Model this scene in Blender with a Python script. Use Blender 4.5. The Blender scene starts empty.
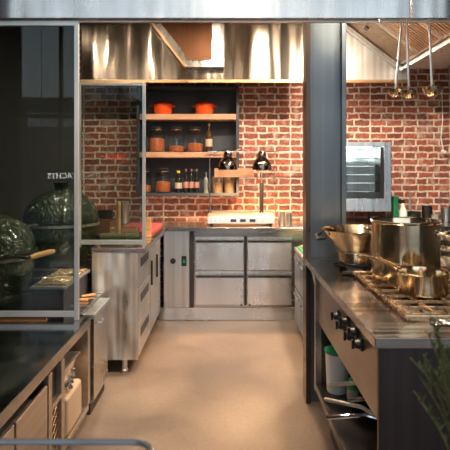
import bpy, bmesh, math, random
from mathutils import Vector, Matrix
random.seed(7)
PI = math.pi
C = bpy.context.scene.collection
S = bpy.context.scene

# ---------------------------------------------------------------- camera
cam_d = bpy.data.cameras.new('camera'); cam = bpy.data.objects.new('camera', cam_d); C.objects.link(cam)
cam.location = (0, 0, 1.45); cam.rotation_euler = (PI/2, 0, 0)
cam_d.sensor_width = 36; cam_d.lens = 40
cam_d.shift_x = -2/450; cam_d.shift_y = -55/450
cam_d.clip_start = 0.05
cam_d.dof.use_dof = True; cam_d.dof.focus_distance = 3.6; cam_d.dof.aperture_fstop = 9
S.camera = cam

# ---------------------------------------------------------------- world, sun, exposure
w = bpy.data.worlds.new('sky'); S.world = w; w.use_nodes = True
nt = w.node_tree; nt.nodes.clear()
out = nt.nodes.new('ShaderNodeOutputWorld'); bg = nt.nodes.new('ShaderNodeBackground')
tc = nt.nodes.new('ShaderNodeTexCoord'); sx = nt.nodes.new('ShaderNodeSeparateXYZ'); cr = nt.nodes.new('ShaderNodeValToRGB')
cr.color_ramp.elements[0].position = 0.0; cr.color_ramp.elements[0].color = (.90, .95, 1.0, 1)
cr.color_ramp.elements[1].position = 0.6; cr.color_ramp.elements[1].color = (.60, .76, .98, 1)
nt.links.new(tc.outputs['Generated'], sx.inputs[0]); nt.links.new(sx.outputs['Z'], cr.inputs[0])
nt.links.new(cr.outputs[0], bg.inputs[0]); bg.inputs[1].default_value = 1.5
nt.links.new(bg.outputs[0], out.inputs[0])

def lamp(name, kind, loc, power, color, size=.1, rot=(0, 0, 0), sizey=None, spot=None, blend=.5):
    d = bpy.data.lights.new(name, kind); d.energy = power; d.color = color
    if kind == 'AREA':
        d.size = size
        if sizey: d.shape = 'RECTANGLE'; d.size_y = sizey
    else: d.shadow_soft_size = size
    if kind == 'SPOT': d.spot_size = spot; d.spot_blend = blend
    o = bpy.data.objects.new(name, d); o.location = loc; o.rotation_euler = rot; C.objects.link(o); return o
WARM = (1.0, .60, .30); WARM2 = (1.0, .80, .59)
HOODL = ((-1.62, 3.8, 6), (-1.47, 3.8, 5), (-.96, 3.8, 20), (-.15, 3.8, 24), (.43, 3.8, 34))
for x_, y_, e_ in HOODL: lamp('hood_light', 'AREA', (x_, y_, 2.90), e_*.9, WARM2, .05)
lamp('right_run_light', 'AREA', (.92, 2.95, 2.90), 42, WARM2, .08)
lamp('right_run_light', 'AREA', (1.0, 3.9, 2.88), 65, WARM2, .12)  # added lamp without a fixture, brightens the brick on the right
lamp('aisle_fill_light', 'AREA', (.1, 1.8, 3.6), 60, WARM2, .3, sizey=.3)  # added warm fill without a fixture, lifts the left panel and drawers
_d = Vector((-.80, 3.54, .45))-Vector((-.35, 2.3, 2.72))
lamp('panel_fill_spot', 'SPOT', (-.35, 2.3, 2.72), 150, WARM2, .06, rot=_d.to_track_quat('-Z', 'Y').to_euler(), spot=.75, blend=.7)  # added spot out of view, brightens the wavy end panel
S.view_settings.view_transform = 'Standard'; S.view_settings.look = 'None'
S.view_settings.exposure = 0.4; S.view_settings.gamma = 1; S.view_settings.use_curve_mapping = False

# ---------------------------------------------------------------- materials
MATS = {}
def new_mat(name):
    m = bpy.data.materials.new(name); m.use_nodes = True; MATS[name] = m
    return m, m.node_tree, m.node_tree.nodes['Principled BSDF']
def plain(name, col, rough=.5, metal=0., bump=0., bscale=60., var=0., vscale=6., coat=0., emis=None, estr=0.):
    m, nt, p = new_mat(name)
    p.inputs['Base Color'].default_value = (*col, 1); p.inputs['Roughness'].default_value = rough
    p.inputs['Metallic'].default_value = metal
    if coat: p.inputs['Coat Weight'].default_value = coat; p.inputs['Coat Roughness'].default_value = .08
    if emis: p.inputs['Emission Color'].default_value = (*emis, 1); p.inputs['Emission Strength'].default_value = estr
    tc = nt.nodes.new('ShaderNodeTexCoord')
    n = nt.nodes.new('ShaderNodeTexNoise'); n.inputs['Scale'].default_value = vscale; n.inputs['Detail'].default_value = 5
    nt.links.new(tc.outputs['Object'], n.inputs['Vector'])
    r = nt.nodes.new('ShaderNodeMapRange'); r.inputs[3].default_value = max(0, rough-.08-var*.3); r.inputs[4].default_value = min(1, rough+.08+var*.3)
    nt.links.new(n.outputs[0], r.inputs[0]); nt.links.new(r.outputs[0], p.inputs['Roughness'])
    if var:
        mx = nt.nodes.new('ShaderNodeMixRGB'); mx.inputs[1].default_value = (*[c*(1-var) for c in col], 1); mx.inputs[2].default_value = (*[min(1, c*(1+var)) for c in col], 1)
        nt.links.new(n.outputs[0], mx.inputs[0]); nt.links.new(mx.outputs[0], p.inputs['Base Color'])
    if bump:
        n2 = nt.nodes.new('ShaderNodeTexNoise'); n2.inputs['Scale'].default_value = bscale; nt.links.new(tc.outputs['Object'], n2.inputs['Vector'])
        b = nt.nodes.new('ShaderNodeBump'); b.inputs['Strength'].default_value = bump; b.inputs['Distance'].default_value = .01
        nt.links.new(n2.outputs[0], b.inputs['Height']); nt.links.new(b.outputs[0], p.inputs['Normal'])
    return m
def steel(name, col, rough=.25, grain=(120, 120, 2), wave=.0, wscale=4., smudge=.12, aniso=0., wgrain=(1, 1, 1)):
    """brushed sheet steel: a fine grain along one axis, soft dents and cleaning smudges"""
    m, nt, p = new_mat(name); L = nt.links
    p.inputs['Metallic'].default_value = 1; p.inputs['Base Color'].default_value = (*col, 1)
    if aniso:
        tg = nt.nodes.new('ShaderNodeTangent'); tg.direction_type = 'RADIAL'; tg.axis = 'Z'; L.new(tg.outputs[0], p.inputs['Tangent']); p.inputs['Anisotropic'].default_value = aniso; p.inputs['Anisotropic Rotation'].default_value = .25
    tc = nt.nodes.new('ShaderNodeTexCoord'); mp = nt.nodes.new('ShaderNodeMapping'); mp.inputs['Scale'].default_value = [max(g/4, .5) for g in grain]
    L.new(tc.outputs['Object'], mp.inputs[0])
    n = nt.nodes.new('ShaderNodeTexNoise'); n.inputs['Scale'].default_value = 1; n.inputs['Detail'].default_value = 4; L.new(mp.outputs[0], n.inputs['Vector'])
    n2 = nt.nodes.new('ShaderNodeTexNoise'); n2.inputs['Scale'].default_value = 3; n2.inputs['Detail'].default_value = 2; L.new(tc.outputs['Object'], n2.inputs['Vector'])
    ad = nt.nodes.new('ShaderNodeMath'); ad.operation = 'ADD'; L.new(n.outputs[0], ad.inputs[0]); L.new(n2.outputs[0], ad.inputs[1])
    r = nt.nodes.new('ShaderNodeMapRange'); r.inputs[1].default_value = .6; r.inputs[2].default_value = 1.4
    r.inputs[3].default_value = max(.03, rough-smudge); r.inputs[4].default_value = rough+smudge
    L.new(ad.outputs[0], r.inputs[0]); L.new(r.outputs[0], p.inputs['Roughness'])
    mc = nt.nodes.new('ShaderNodeMixRGB'); mc.inputs[1].default_value = (*[c*.82 for c in col], 1); mc.inputs[2].default_value = (*[min(1, c*1.1) for c in col], 1)
    rc_ = nt.nodes.new('ShaderNodeMapRange'); rc_.inputs[1].default_value = .3; rc_.inputs[2].default_value = .7; L.new(n.outputs[0], rc_.inputs[0]); L.new(rc_.outputs[0], mc.inputs[0]); L.new(mc.outputs[0], p.inputs['Base Color'])
    if wave:
        n3 = nt.nodes.new('ShaderNodeTexNoise'); n3.inputs['Scale'].default_value = wscale; n3.inputs['Detail'].default_value = 1
        mp3 = nt.nodes.new('ShaderNodeMapping'); mp3.inputs['Scale'].default_value = wgrain; L.new(tc.outputs['Object'], mp3.inputs[0]); L.new(mp3.outputs[0], n3.inputs['Vector'])
        b2 = nt.nodes.new('ShaderNodeBump'); b2.inputs['Strength'].default_value = wave; b2.inputs['Distance'].default_value = .05
        L.new(n3.outputs[0], b2.inputs['Height']); L.new(b2.outputs[0], p.inputs['Normal'])
    return m
def wood(name, c1, c2, scale=(3, 30, 30), rough=.5):
    m, nt, p = new_mat(name); L = nt.links
    tc = nt.nodes.new('ShaderNodeTexCoord'); mp = nt.nodes.new('ShaderNodeMapping'); mp.inputs['Scale'].default_value = scale
    L.new(tc.outputs['Object'], mp.inputs[0])
    n = nt.nodes.new('ShaderNodeTexNoise'); n.inputs['Scale'].default_value = 1.5; n.inputs['Detail'].default_value = 6; n.inputs['Distortion'].default_value = .6
    L.new(mp.outputs[0], n.inputs['Vector'])
    r = nt.nodes.new('ShaderNodeValToRGB'); r.color_ramp.elements[0].color = (*c1, 1); r.color_ramp.elements[1].color = (*c2, 1)
    r.color_ramp.elements[0].position = .35; r.color_ramp.elements[1].position = .65
    L.new(n.outputs[0], r.inputs[0]); L.new(r.outputs[0], p.inputs['Base Color']); p.inputs['Roughness'].default_value = rough
    return m
def glassy(name, tint, thin=True, rough=.0, ior=1.45):
    """sheet glass: clear transmission with the mirror reflection of glass"""
    m, nt, p = new_mat(name); nt.nodes.remove(p); L = nt.links
    o = nt.nodes['Material Output']
    tr = nt.nodes.new('ShaderNodeBsdfTransparent'); tr.inputs[0].default_value = (*tint, 1)
    gl = nt.nodes.new('ShaderNodeBsdfGlossy'); gl.inputs['Roughness'].default_value = rough
    lw_ = nt.nodes.new('ShaderNodeLayerWeight'); lw_.inputs[0].default_value = .5
    pw_ = nt.nodes.new('ShaderNodeMath'); pw_.operation = 'POWER'; pw_.inputs[1].default_value = 4; L.new(lw_.outputs['Facing'], pw_.inputs[0])
    r0 = ((ior-1)/(ior+1))**2
    fr = nt.nodes.new('ShaderNodeMath'); fr.operation = 'MULTIPLY_ADD'; fr.inputs[1].default_value = .8; fr.inputs[2].default_value = r0; L.new(pw_.outputs[0], fr.inputs[0])
    mx = nt.nodes.new('ShaderNodeMixShader'); L.new(fr.outputs[0], mx.inputs[0]); L.new(tr.outputs[0], mx.inputs[1]); L.new(gl.outputs[0], mx.inputs[2])
    L.new(mx.outputs[0], o.inputs[0])
    return m
def brick_mat():
    m, nt, p = new_mat('worn_red_brick'); L = nt.links
    tc = nt.nodes.new('ShaderNodeTexCoord'); s = nt.nodes.new('ShaderNodeSeparateXYZ'); c = nt.nodes.new('ShaderNodeCombineXYZ')
    L.new(tc.outputs['Object'], s.inputs[0]); L.new(s.outputs['X'], c.inputs[0]); L.new(s.outputs['Z'], c.inputs[1])
    dn = nt.nodes.new('ShaderNodeTexNoise'); dn.inputs['Scale'].default_value = 14; L.new(tc.outputs['Object'], dn.inputs['Vector'])
    sub = nt.nodes.new('ShaderNodeVectorMath'); sub.operation = 'SUBTRACT'; sub.inputs[1].default_value = (.5, .5, .5); L.new(dn.outputs['Color'], sub.inputs[0])
    sc = nt.nodes.new('ShaderNodeVectorMath'); sc.operation = 'SCALE'; sc.inputs['Scale'].default_value = .030; L.new(sub.outputs[0], sc.inputs[0])
    ad = nt.nodes.new('ShaderNodeVectorMath'); ad.operation = 'ADD'; L.new(c.outputs[0], ad.inputs[0]); L.new(sc.outputs[0], ad.inputs[1])
    b = nt.nodes.new('ShaderNodeTexBrick'); L.new(ad.outputs[0], b.inputs['Vector'])
    b.inputs['Scale'].default_value = 1; b.inputs['Brick Width'].default_value = .175; b.inputs['Row Height'].default_value = .0715
    b.inputs['Mortar Size'].default_value = .0105; b.inputs['Mortar Smooth'].default_value = .3; b.inputs['Bias'].default_value = 0
    b.inputs['Color1'].default_value = (.40, .115, .068, 1); b.inputs['Color2'].default_value = (.19, .062, .046, 1); b.inputs['Mortar'].default_value = (.66, .58, .50, 1)
    b.squash = .72; b.squash_frequency = 2; b.offset = .5
    n = nt.nodes.new('ShaderNodeTexNoise'); n.inputs['Scale'].default_value = 26; n.inputs['Detail'].default_value = 8; L.new(tc.outputs['Object'], n.inputs['Vector'])
    n2 = nt.nodes.new('ShaderNodeTexNoise'); n2.inputs['Scale'].default_value = 9; n2.inputs['Detail'].default_value = 6; L.new(tc.outputs['Object'], n2.inputs['Vector'])
    mul = nt.nodes.new('ShaderNodeMixRGB'); mul.blend_type = 'MULTIPLY'; mul.inputs[0].default_value = .75
    r1 = nt.nodes.new('ShaderNodeValToRGB'); r1.color_ramp.elements[0].position = .3; r1.color_ramp.elements[0].color = (.35, .35, .35, 1); r1.color_ramp.elements[1].position = .7; r1.color_ramp.elements[1].color = (1.35, 1.25, 1.2, 1)
    L.new(n.outputs[0], r1.inputs[0]); L.new(b.outputs['Color'], mul.inputs[1]); L.new(r1.outputs[0], mul.inputs[2])
    # old plaster and lime smears
    r2 = nt.nodes.new('ShaderNodeValToRGB'); r2.color_ramp.elements[0].position = .56; r2.color_ramp.elements[0].color = (0, 0, 0, 1); r2.color_ramp.elements[1].position = .72; r2.color_ramp.elements[1].color = (.7, .7, .7, 1)
    L.new(n2.outputs[0], r2.inputs[0])
    mx = nt.nodes.new('ShaderNodeMixRGB'); mx.inputs[2].default_value = (.50, .40, .34, 1); L.new(r2.outputs[0], mx.inputs[0]); L.new(mul.outputs[0], mx.inputs[1])
    L.new(mx.outputs[0], p.inputs['Base Color']); p.inputs['Roughness'].default_value = .85
    inv = nt.nodes.new('ShaderNodeMath'); inv.operation = 'MULTIPLY_ADD'; inv.inputs[1].default_value = -1; inv.inputs[2].default_value = 1; L.new(b.outputs['Fac'], inv.inputs[0])
    a2 = nt.nodes.new('ShaderNodeMath'); a2.operation = 'ADD'; L.new(inv.outputs[0], a2.inputs[0]); L.new(n.outputs[0], a2.inputs[1])
    bu = nt.nodes.new('ShaderNodeBump'); bu.inputs['Strength'].default_value = .8; bu.inputs['Distance'].default_value = .012
    L.new(a2.outputs[0], bu.inputs['Height']); L.new(bu.outputs[0], p.inputs['Normal'])
    return m
def floor_mat():
    m, nt, p = new_mat('polished_screed'); L = nt.links
    tc = nt.nodes.new('ShaderNodeTexCoord')
    n = nt.nodes.new('ShaderNodeTexNoise'); n.inputs['Scale'].default_value = 1.6; n.inputs['Detail'].default_value = 8; n.inputs['Distortion'].default_value = .5; L.new(tc.outputs['Object'], n.inputs['Vector'])
    r = nt.nodes.new('ShaderNodeValToRGB'); r.color_ramp.elements[0].position = .35; r.color_ramp.elements[0].color = (.100, .074, .057, 1); r.color_ramp.elements[1].position = .68; r.color_ramp.elements[1].color = (.185, .138, .105, 1)
    L.new(n.outputs[0], r.inputs[0])
    n3 = nt.nodes.new('ShaderNodeTexNoise'); n3.inputs['Scale'].default_value = 45; n3.inputs['Detail'].default_value = 6; L.new(tc.outputs['Object'], n3.inputs['Vector'])
    mm = nt.nodes.new('ShaderNodeMixRGB'); mm.blend_type = 'OVERLAY'; mm.inputs[0].default_value = .25; L.new(r.outputs[0], mm.inputs[1]); L.new(n3.outputs[0], mm.inputs[2])
    L.new(mm.outputs[0], p.inputs['Base Color'])
    r2 = nt.nodes.new('ShaderNodeMapRange'); r2.inputs[3].default_value = .28; r2.inputs[4].default_value = .5; L.new(n.outputs[0], r2.inputs[0]); L.new(r2.outputs[0], p.inputs['Roughness'])
    p.inputs['Specular IOR Level'].default_value = .4
    return m
def dimple_mat():
    m, nt, p = new_mat('dimpled_green_ceramic'); L = nt.links
    tc = nt.nodes.new('ShaderNodeTexCoord'); v = nt.nodes.new('ShaderNodeTexVoronoi'); v.inputs['Scale'].default_value = 55; L.new(tc.outputs['Object'], v.inputs['Vector'])
    b = nt.nodes.new('ShaderNodeBump'); b.inputs['Strength'].default_value = 1; b.inputs['Distance'].default_value = .014; L.new(v.outputs['Distance'], b.inputs['Height']); L.new(b.outputs[0], p.inputs['Normal'])
    p.inputs['Base Color'].default_value = (.018, .028, .010, 1); p.inputs['Roughness'].default_value = .2; p.inputs['Coat Weight'].default_value = .6; p.inputs['Coat Roughness'].default_value = .08
    return m

brick = brick_mat(); floorm = floor_mat(); egg = dimple_mat()
st = steel('stainless_steel', (.68, .68, .67), .34, smudge=.08)
st_h = steel('stainless_top', (.52, .49, .46), .22, grain=(2, 120, 120), smudge=.10)
st_dark = steel('worn_dark_steel_top', (.30, .29, .30), .13, grain=(2, 120, 120), smudge=.08)
st_warm = steel('fascia_steel', (.50, .44, .39), .34, grain=(120, 2, 120), smudge=.08)
st_wave = steel('wavy_sheet_steel', (.92, .84, .74), .36, wave=.8, wscale=6, wgrain=(1, 1, .5))
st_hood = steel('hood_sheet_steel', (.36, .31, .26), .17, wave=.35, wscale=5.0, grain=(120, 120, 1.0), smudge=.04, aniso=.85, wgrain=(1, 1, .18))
st_front = steel('canopy_front_steel', (.66, .66, .64), .26, wave=.2, wscale=6, wgrain=(1, 1, .1), grain=(40, 40, 1), smudge=.05, aniso=.6)
st_draw = steel('drawer_steel', (.74, .73, .72), .27, wave=.35, wscale=4, grain=(14, 14, 2), smudge=.05, aniso=.7, wgrain=(1, 1, .2))
st_pot = steel('pot_steel', (.88, .71, .48), .15, grain=(3, 3, 160), smudge=.03, aniso=.6)
st_in = steel('pan_interior_steel', (.70, .66, .60), .3)
st_end = steel('dark_end_panel_steel', (.10, .085, .085), .34, smudge=.08)
chrome = plain('chrome', (.75, .74, .72), .08, 1)
brassy = plain('warm_trim_metal', (.62, .40, .22), .3, 1)
gold = plain('burner_brass', (.72, .50, .30), .28, 1, var=.2, vscale=30)
black = plain('black_plastic', (.012, .012, .013), .35)
iron = plain('black_cast_iron', (.02, .018, .016), .4, .3)
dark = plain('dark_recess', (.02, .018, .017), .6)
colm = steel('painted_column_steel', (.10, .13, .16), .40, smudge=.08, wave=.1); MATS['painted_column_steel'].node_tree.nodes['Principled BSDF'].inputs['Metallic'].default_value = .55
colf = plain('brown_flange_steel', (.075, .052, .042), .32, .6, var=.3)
slate = plain('slate_blue_paint', (.032, .042, .055), .6, var=.15)
wshelf = wood('pale_oak', (.34, .18, .10), (.46, .27, .17))
whandle = wood('handle_wood', (.42, .20, .07), (.62, .34, .14), rough=.4)
wdark = wood('dark_wood', (.12, .05, .03), (.22, .10, .05))
glass = glassy('screen_glass', (.90, .93, .92), ior=1.5)
darkened = glassy('darkened_screen_glass', (.60, .66, .64), ior=1.36)  # dark tint puts the gloom behind the screens into the glass colour
guardg = glassy('guard_glass', (.96, .97, .96), ior=1.15)
jarg = glassy('jar_glass', (.90, .93, .93), ior=1.75)
acryl = glassy('clear_acrylic', (.93, .95, .97), ior=1.45)
frame_m = plain('aluminium_frame', (.50, .53, .51), .35, .8)
orange = plain('orange_enamel', (.70, .085, .012), .18, coat=.6)
orangerim = plain('dark_orange_enamel', (.30, .02, .005), .2, coat=.5)
spice = plain('paprika_spice', (.34, .09, .025), .9, bump=.6, bscale=80, var=.35, vscale=30)
ptext = plain('white_plastic', (.78, .77, .74), .4)
plgreen = plain('green_plastic', (.02, .30, .13), .4)
pinkred = plain('red_cutting_board', (.50, .07, .08), .5)
foilm = plain('crumpled_foil', (.80, .80, .82), .18, 1, bump=1, bscale=50)
redlab = plain('pink_paper_label', (.42, .20, .16), .6)
redcap = plain('copper_foil_cap', (.30, .13, .10), .4, .4)
cream = plain('cream_paper_label', (.42, .34, .24), .6)
yellow = plain('yellow_cap', (.85, .50, .03), .4)
bottled = plain('dark_bottle_glass', (.012, .010, .008), .07, coat=.5)
amber = plain('amber_bottle_glass', (.06, .022, .008), .08, coat=.5)
palegl = plain('pale_bottle_glass', (.22, .24, .22), .1, coat=.5)
leafm = plain('rosemary_leaf', (.06, .10, .022), .5, var=.4, vscale=30)
stemm = plain('rosemary_stem', (.16, .15, .06), .7)
treem = plain('tree_leaf', (.02, .04, .015), .8)
trunkm = plain('tree_bark', (.06, .04, .03), .9)
terra = plain('terracotta', (.45, .16, .08), .8)
plaster = plain('dark_plaster', (.055, .050, .048), .85)
ceilm = plain('dark_ceiling', (.04, .035, .032), .9)
pave = plain('pavement', (.22, .21, .20), .8)
bluegr = plain('blue_grey_steel', (.36, .40, .46), .3, .9)
bulbm = plain('lamp_bulb', (1, .8, .5), .4, emis=(1, .62, .28), estr=14)
greenled = plain('green_switch', (.0, .20, .07), .3, emis=(0, .8, .25), estr=.04)
woven = plain('woven_cane', (.20, .14, .09), .7, bump=1, bscale=70, var=.4, vscale=60)

# ---------------------------------------------------------------- mesh helpers
class MB:
    def __init__(s): s.bm = bmesh.new()
    def box(s, x0, x1, y0, y1, z0, z1, M=None):
        v = [s.bm.verts.new(Vector(p) if M is None else M @ Vector(p)) for p in
             [(x0, y0, z0), (x1, y0, z0), (x1, y1, z0), (x0, y1, z0), (x0, y0, z1), (x1, y0, z1), (x1, y1, z1), (x0, y1, z1)]]
        for f in [(3, 2, 1, 0), (4, 5, 6, 7), (0, 1, 5, 4), (1, 2, 6, 5), (2, 3, 7, 6), (3, 0, 4, 7)]: s.bm.faces.new([v[i] for i in f])
        return s
    def prism(s, pts, a0, a1, axis='y'):
        """polygon given in the two other axes, pushed along axis"""
        def P(p, a): return {'y': (p[0], a, p[1]), 'x': (a, p[0], p[1]), 'z': (p[0], p[1], a)}[axis]
        A = [s.bm.verts.new(P(p, a0)) for p in pts]; B = [s.bm.verts.new(P(p, a1)) for p in pts]; n = len(pts)
        s.bm.faces.new(A); s.bm.faces.new(B[::-1])
        for i in range(n): s.bm.faces.new([A[i], B[i], B[(i+1) % n], A[(i+1) % n]])
        return s
    def lathe(s, prof, c=(0, 0, 0), n=32, M=None, sx=1, sy=1):
        rings = []
        for r, z in prof:
            if r < 1e-6: rings.append([s.bm.verts.new(s.tr((c[0], c[1], c[2]+z), M))])
            else: rings.append([s.bm.verts.new(s.tr((c[0]+r*sx*math.cos(2*PI*i/n), c[1]+r*sy*math.sin(2*PI*i/n), c[2]+z), M)) for i in range(n)])
        for a, b in zip(rings, rings[1:]):
            if len(a) == 1 and len(b) == 1: continue
            for i in range(n):
                j = (i+1) % n
                if len(a) == 1: s.bm.faces.new([a[0], b[j], b[i]])
                elif len(b) == 1: s.bm.faces.new([a[i], a[j], b[0]])
                else: s.bm.faces.new([a[i], a[j], b[j], b[i]])
        return s
    def tr(s, p, M): return Vector(p) if M is None else M @ Vector(p)
    def tube(s, pts, r, n=10, M=None, rs=None, close=False):
        P = [s.tr(p, M) for p in pts]; rings = []; N = len(P)
        up = None
        for i, p in enumerate(P):
            if close: t = (P[(i+1) % N]-P[i-1]).normalized()
            else: t = (P[min(i+1, N-1)]-P[max(i-1, 0)]).normalized()
            if up is None: up = Vector((0, 0, 1)) if abs(t.z) < .9 else Vector((1, 0, 0))
            a = (up - t*up.dot(t)).normalized(); b = t.cross(a); up = a
            rr = rs[i] if rs else r
            rings.append([s.bm.verts.new(p+a*rr*math.cos(2*PI*k/n)+b*rr*math.sin(2*PI*k/n)) for k in range(n)])
        R = list(zip(rings, rings[1:]))
        if close: R.append((rings[-1], rings[0]))
        for a, b in R:
            for k in range(n): s.bm.faces.new([a[k], a[(k+1) % n], b[(k+1) % n], b[k]])
        if not close: s.bm.faces.new(rings[0][::-1]); s.bm.faces.new(rings[-1])
        return s
    def build(s, name, mat, parent=None, bevel=0, loc=None, label=None):
        bmesh.ops.recalc_face_normals(s.bm, faces=s.bm.faces)
        me = bpy.data.meshes.new(name); s.bm.to_mesh(me); s.bm.free()
        for p in me.polygons: p.use_smooth = True
        me.set_sharp_from_angle(angle=math.radians(35)); me.materials.append(mat)
        o = bpy.data.objects.new(name, me); C.objects.link(o)
        if parent: o.parent = parent
        if loc: o.location = loc
        if bevel:
            b = o.modifiers.new('bevel', 'BEVEL'); b.width = bevel; b.segments = 2; b.limit_method = 'ANGLE'; b.harden_normals = True
        if label: o['label'] = label
        return o
def thing(name, label, cat, loc=(0, 0, 0), rz=0, group=None):
    o = bpy.data.objects.new(name, None); C.objects.link(o); o.empty_display_size = .05
    o.location = loc; o.rotation_euler = (0, 0, rz); o['label'] = label; o['category'] = cat
    if group: o['group'] = group
    return o
def tag(o, label, cat, group=None, kind=None):
    o['label'] = label; o['category'] = cat
    if group: o['group'] = group
    if kind: o['kind'] = kind
    return o
def struct(name, mb, mat, parent=None, **k):
    o = mb.build(name, mat, parent, **k)
    if parent is None: o['kind'] = 'structure'
    return o
def dup(root, label, loc=None, rz=None):
    r = root.copy(); C.objects.link(r); r['label'] = label
    if loc is not None: r.location = loc
    if rz is not None: r.rotation_euler = (0, 0, rz)
    def rec(a, b):
        for ch in list(a.children):
            c = ch.copy(); C.objects.link(c); c.parent = b; rec(ch, c)
    rec(root, r)
    return r
def px(x, y, Y): return Vector(((x-227)*Y/500, Y, 1.45-(y-170)*Y/500))

# ---------------------------------------------------------------- the room
struct('floor', MB().box(-4, 4, -4, 5.65, -.1, 0), floorm)
struct('wall_back', MB().box(-4, 4, 5.5, 5.65, 0, 3.2), brick)
struct('wall_left', MB().box(-4.15, -4, -4, 5.65, 0, 6.3), plaster)
struct('wall_right', MB().box(4, 4.15, -4, 5.65, 0, 6.3), plaster)
struct('ceiling', MB().box(-4, 4, 2.75, 5.65, 3.2, 3.3).box(-4, 4, 2.75, 2.85, 3.3, 6.3).box(-4, 4, -4, 2.75, 6.2, 6.3), ceilm)  # unseen front part raised so daylight reflects in the canopy front
# glazed street front behind the camera, made tall so the canopy mirrors sky
wf = MB()
for i in range(11):
    x = -4+i*.8
    wf.box(max(x-.03, -4), min(x+.03, 4), -4.03, -3.95, 0, 6.2)
for z in (0.0, 2.45, 4.3, 6.12): wf.box(-4, 4, -4.02, -3.96, z, z+.08)
win = struct('window_1', wf, black)
struct('window_pane', MB().box(-4, 4, -3.995, -3.985, 0, 6.2), guardg, win)
tag(MB().box(-16, 16, -26, -4.05, -.12, -.02).build('street_pavement', pave), 'grey street pavement outside the glazed front', 'pavement')['kind'] = 'structure'

struct('wall_darkening_panel', MB().box(-3.99, -1.62, 5.38, 5.49, 0, 3.19), plaster)  # dark sheet added to make the view through the large screen dark
# canvas awning and trees of the street, seen mirrored in the worktop and glass
bt = thing('terrace_building', 'dark terrace building across the street with pale window bands', 'building', (0, -20, -.02))
bb = MB(); bb.box(-16, -1, -3, 0, 0, 5.2); bb.build('wall', plain('grey_render_wall', (.13, .14, .15), .8), bt)
wbm = plain('pale_window_band', (.85, .88, .90), .4)
for k in range(8): MB().box(-15.6+k*1.8, -14.1+k*1.8, .01, .06, 3.7, 4.4).build('window', wbm, bt)
for i, (x, y, h) in enumerate([(-10.2, -12, 5), (-3.4, -15, 4), (9, -11, 4.5), (14, -18, 6)]):
    t = thing('street_tree', ['bushy street tree at far left outside', 'tall street tree left of the entrance', 'broad street tree right of the entrance', 'bushy street tree at far right outside'][i], 'tree', (x, y, -.02), group=None)
    MB().tube([(0, 0, 0), (.05, 0, h*.3), (0, .05, h*.6)], .16, rs=[.2, .15, .08]).build('trunk', trunkm, t)
    cb = MB()
    for k in range(26):
        a = random.random()*2*PI; rr = random.random()*1.7; zz = h*(.45+.5*random.random()); q = .5+random.random()*.5
        cb.lathe([(q*math.sin(PI*j/5) if 0 < j < 5 else 0, -q*math.cos(PI*j/5)) for j in range(6)], (rr*math.cos(a), rr*math.sin(a), zz), 8)
    cb.build('crown', treem, t)

# ---------------------------------------------------------------- steel column
cl = thing('steel_column', 'tall blue-grey steel column between the aisle and the stove counter', 'column', (.49, 3.1, 0))
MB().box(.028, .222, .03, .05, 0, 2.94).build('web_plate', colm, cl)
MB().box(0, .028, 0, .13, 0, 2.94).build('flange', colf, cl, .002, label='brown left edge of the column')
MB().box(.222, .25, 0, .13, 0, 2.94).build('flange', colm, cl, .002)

# ---------------------------------------------------------------- exhaust canopy
hd = thing('exhaust_canopy', 'wide stainless exhaust canopy hanging over the whole kitchen', 'hood', (0, 2.8, 2.3))
YB = 4.95-2.8
MB().box(-3, 1.027, 0, .03, 0, .75).build('front_panel', st_front, hd, .004)
MB().box(1.037, 3, 0, .03, 0, .75).build('front_panel', st_front, hd, .004)
MB().box(-3, 3, .03, .05, -.012, .012).build('lip', st_warm, hd)
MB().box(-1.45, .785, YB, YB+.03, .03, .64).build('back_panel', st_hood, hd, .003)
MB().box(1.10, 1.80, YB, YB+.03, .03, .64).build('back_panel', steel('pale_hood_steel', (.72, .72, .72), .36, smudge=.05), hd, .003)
MB().box(-1.45, .785, YB-.03, YB-.001, .01, .04).build('trim_strip', brassy, hd, .002)
MB().box(1.10, 1.80, YB-.03, YB-.001, .01, .04).build('trim_strip', brassy, hd, .002)
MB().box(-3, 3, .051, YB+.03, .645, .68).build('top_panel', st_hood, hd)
# hatch housing on the left run
hx = lambda x: (x-227)*4.85/500
hz = lambda y: 1.45-(y-170)*4.85/500-2.3
MB().prism([(hx(151), hz(20)), (hx(187), hz(67)), (hx(224), hz(67)), (hx(224), hz(20))], YB-.10, YB-.002).build('hatch_housing', st_front, hd, .004)
MB().prism([(hx(158), hz(20)), (hx(182), hz(50)), (hx(187), hz(60)), (hx(212), hz(60)), (hx(212), hz(20))], YB-.112, YB-.101).build('hatch_opening', steel('hatch_copper', (.12, .055, .03), .42, smudge=.1), hd)
MB().prism([(hx(148), hz(20)), (hx(151), hz(20)), (hx(187), hz(67)), (hx(185), hz(68))], YB-.14, YB-.101).build('hatch_edge', brassy, hd)
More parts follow.
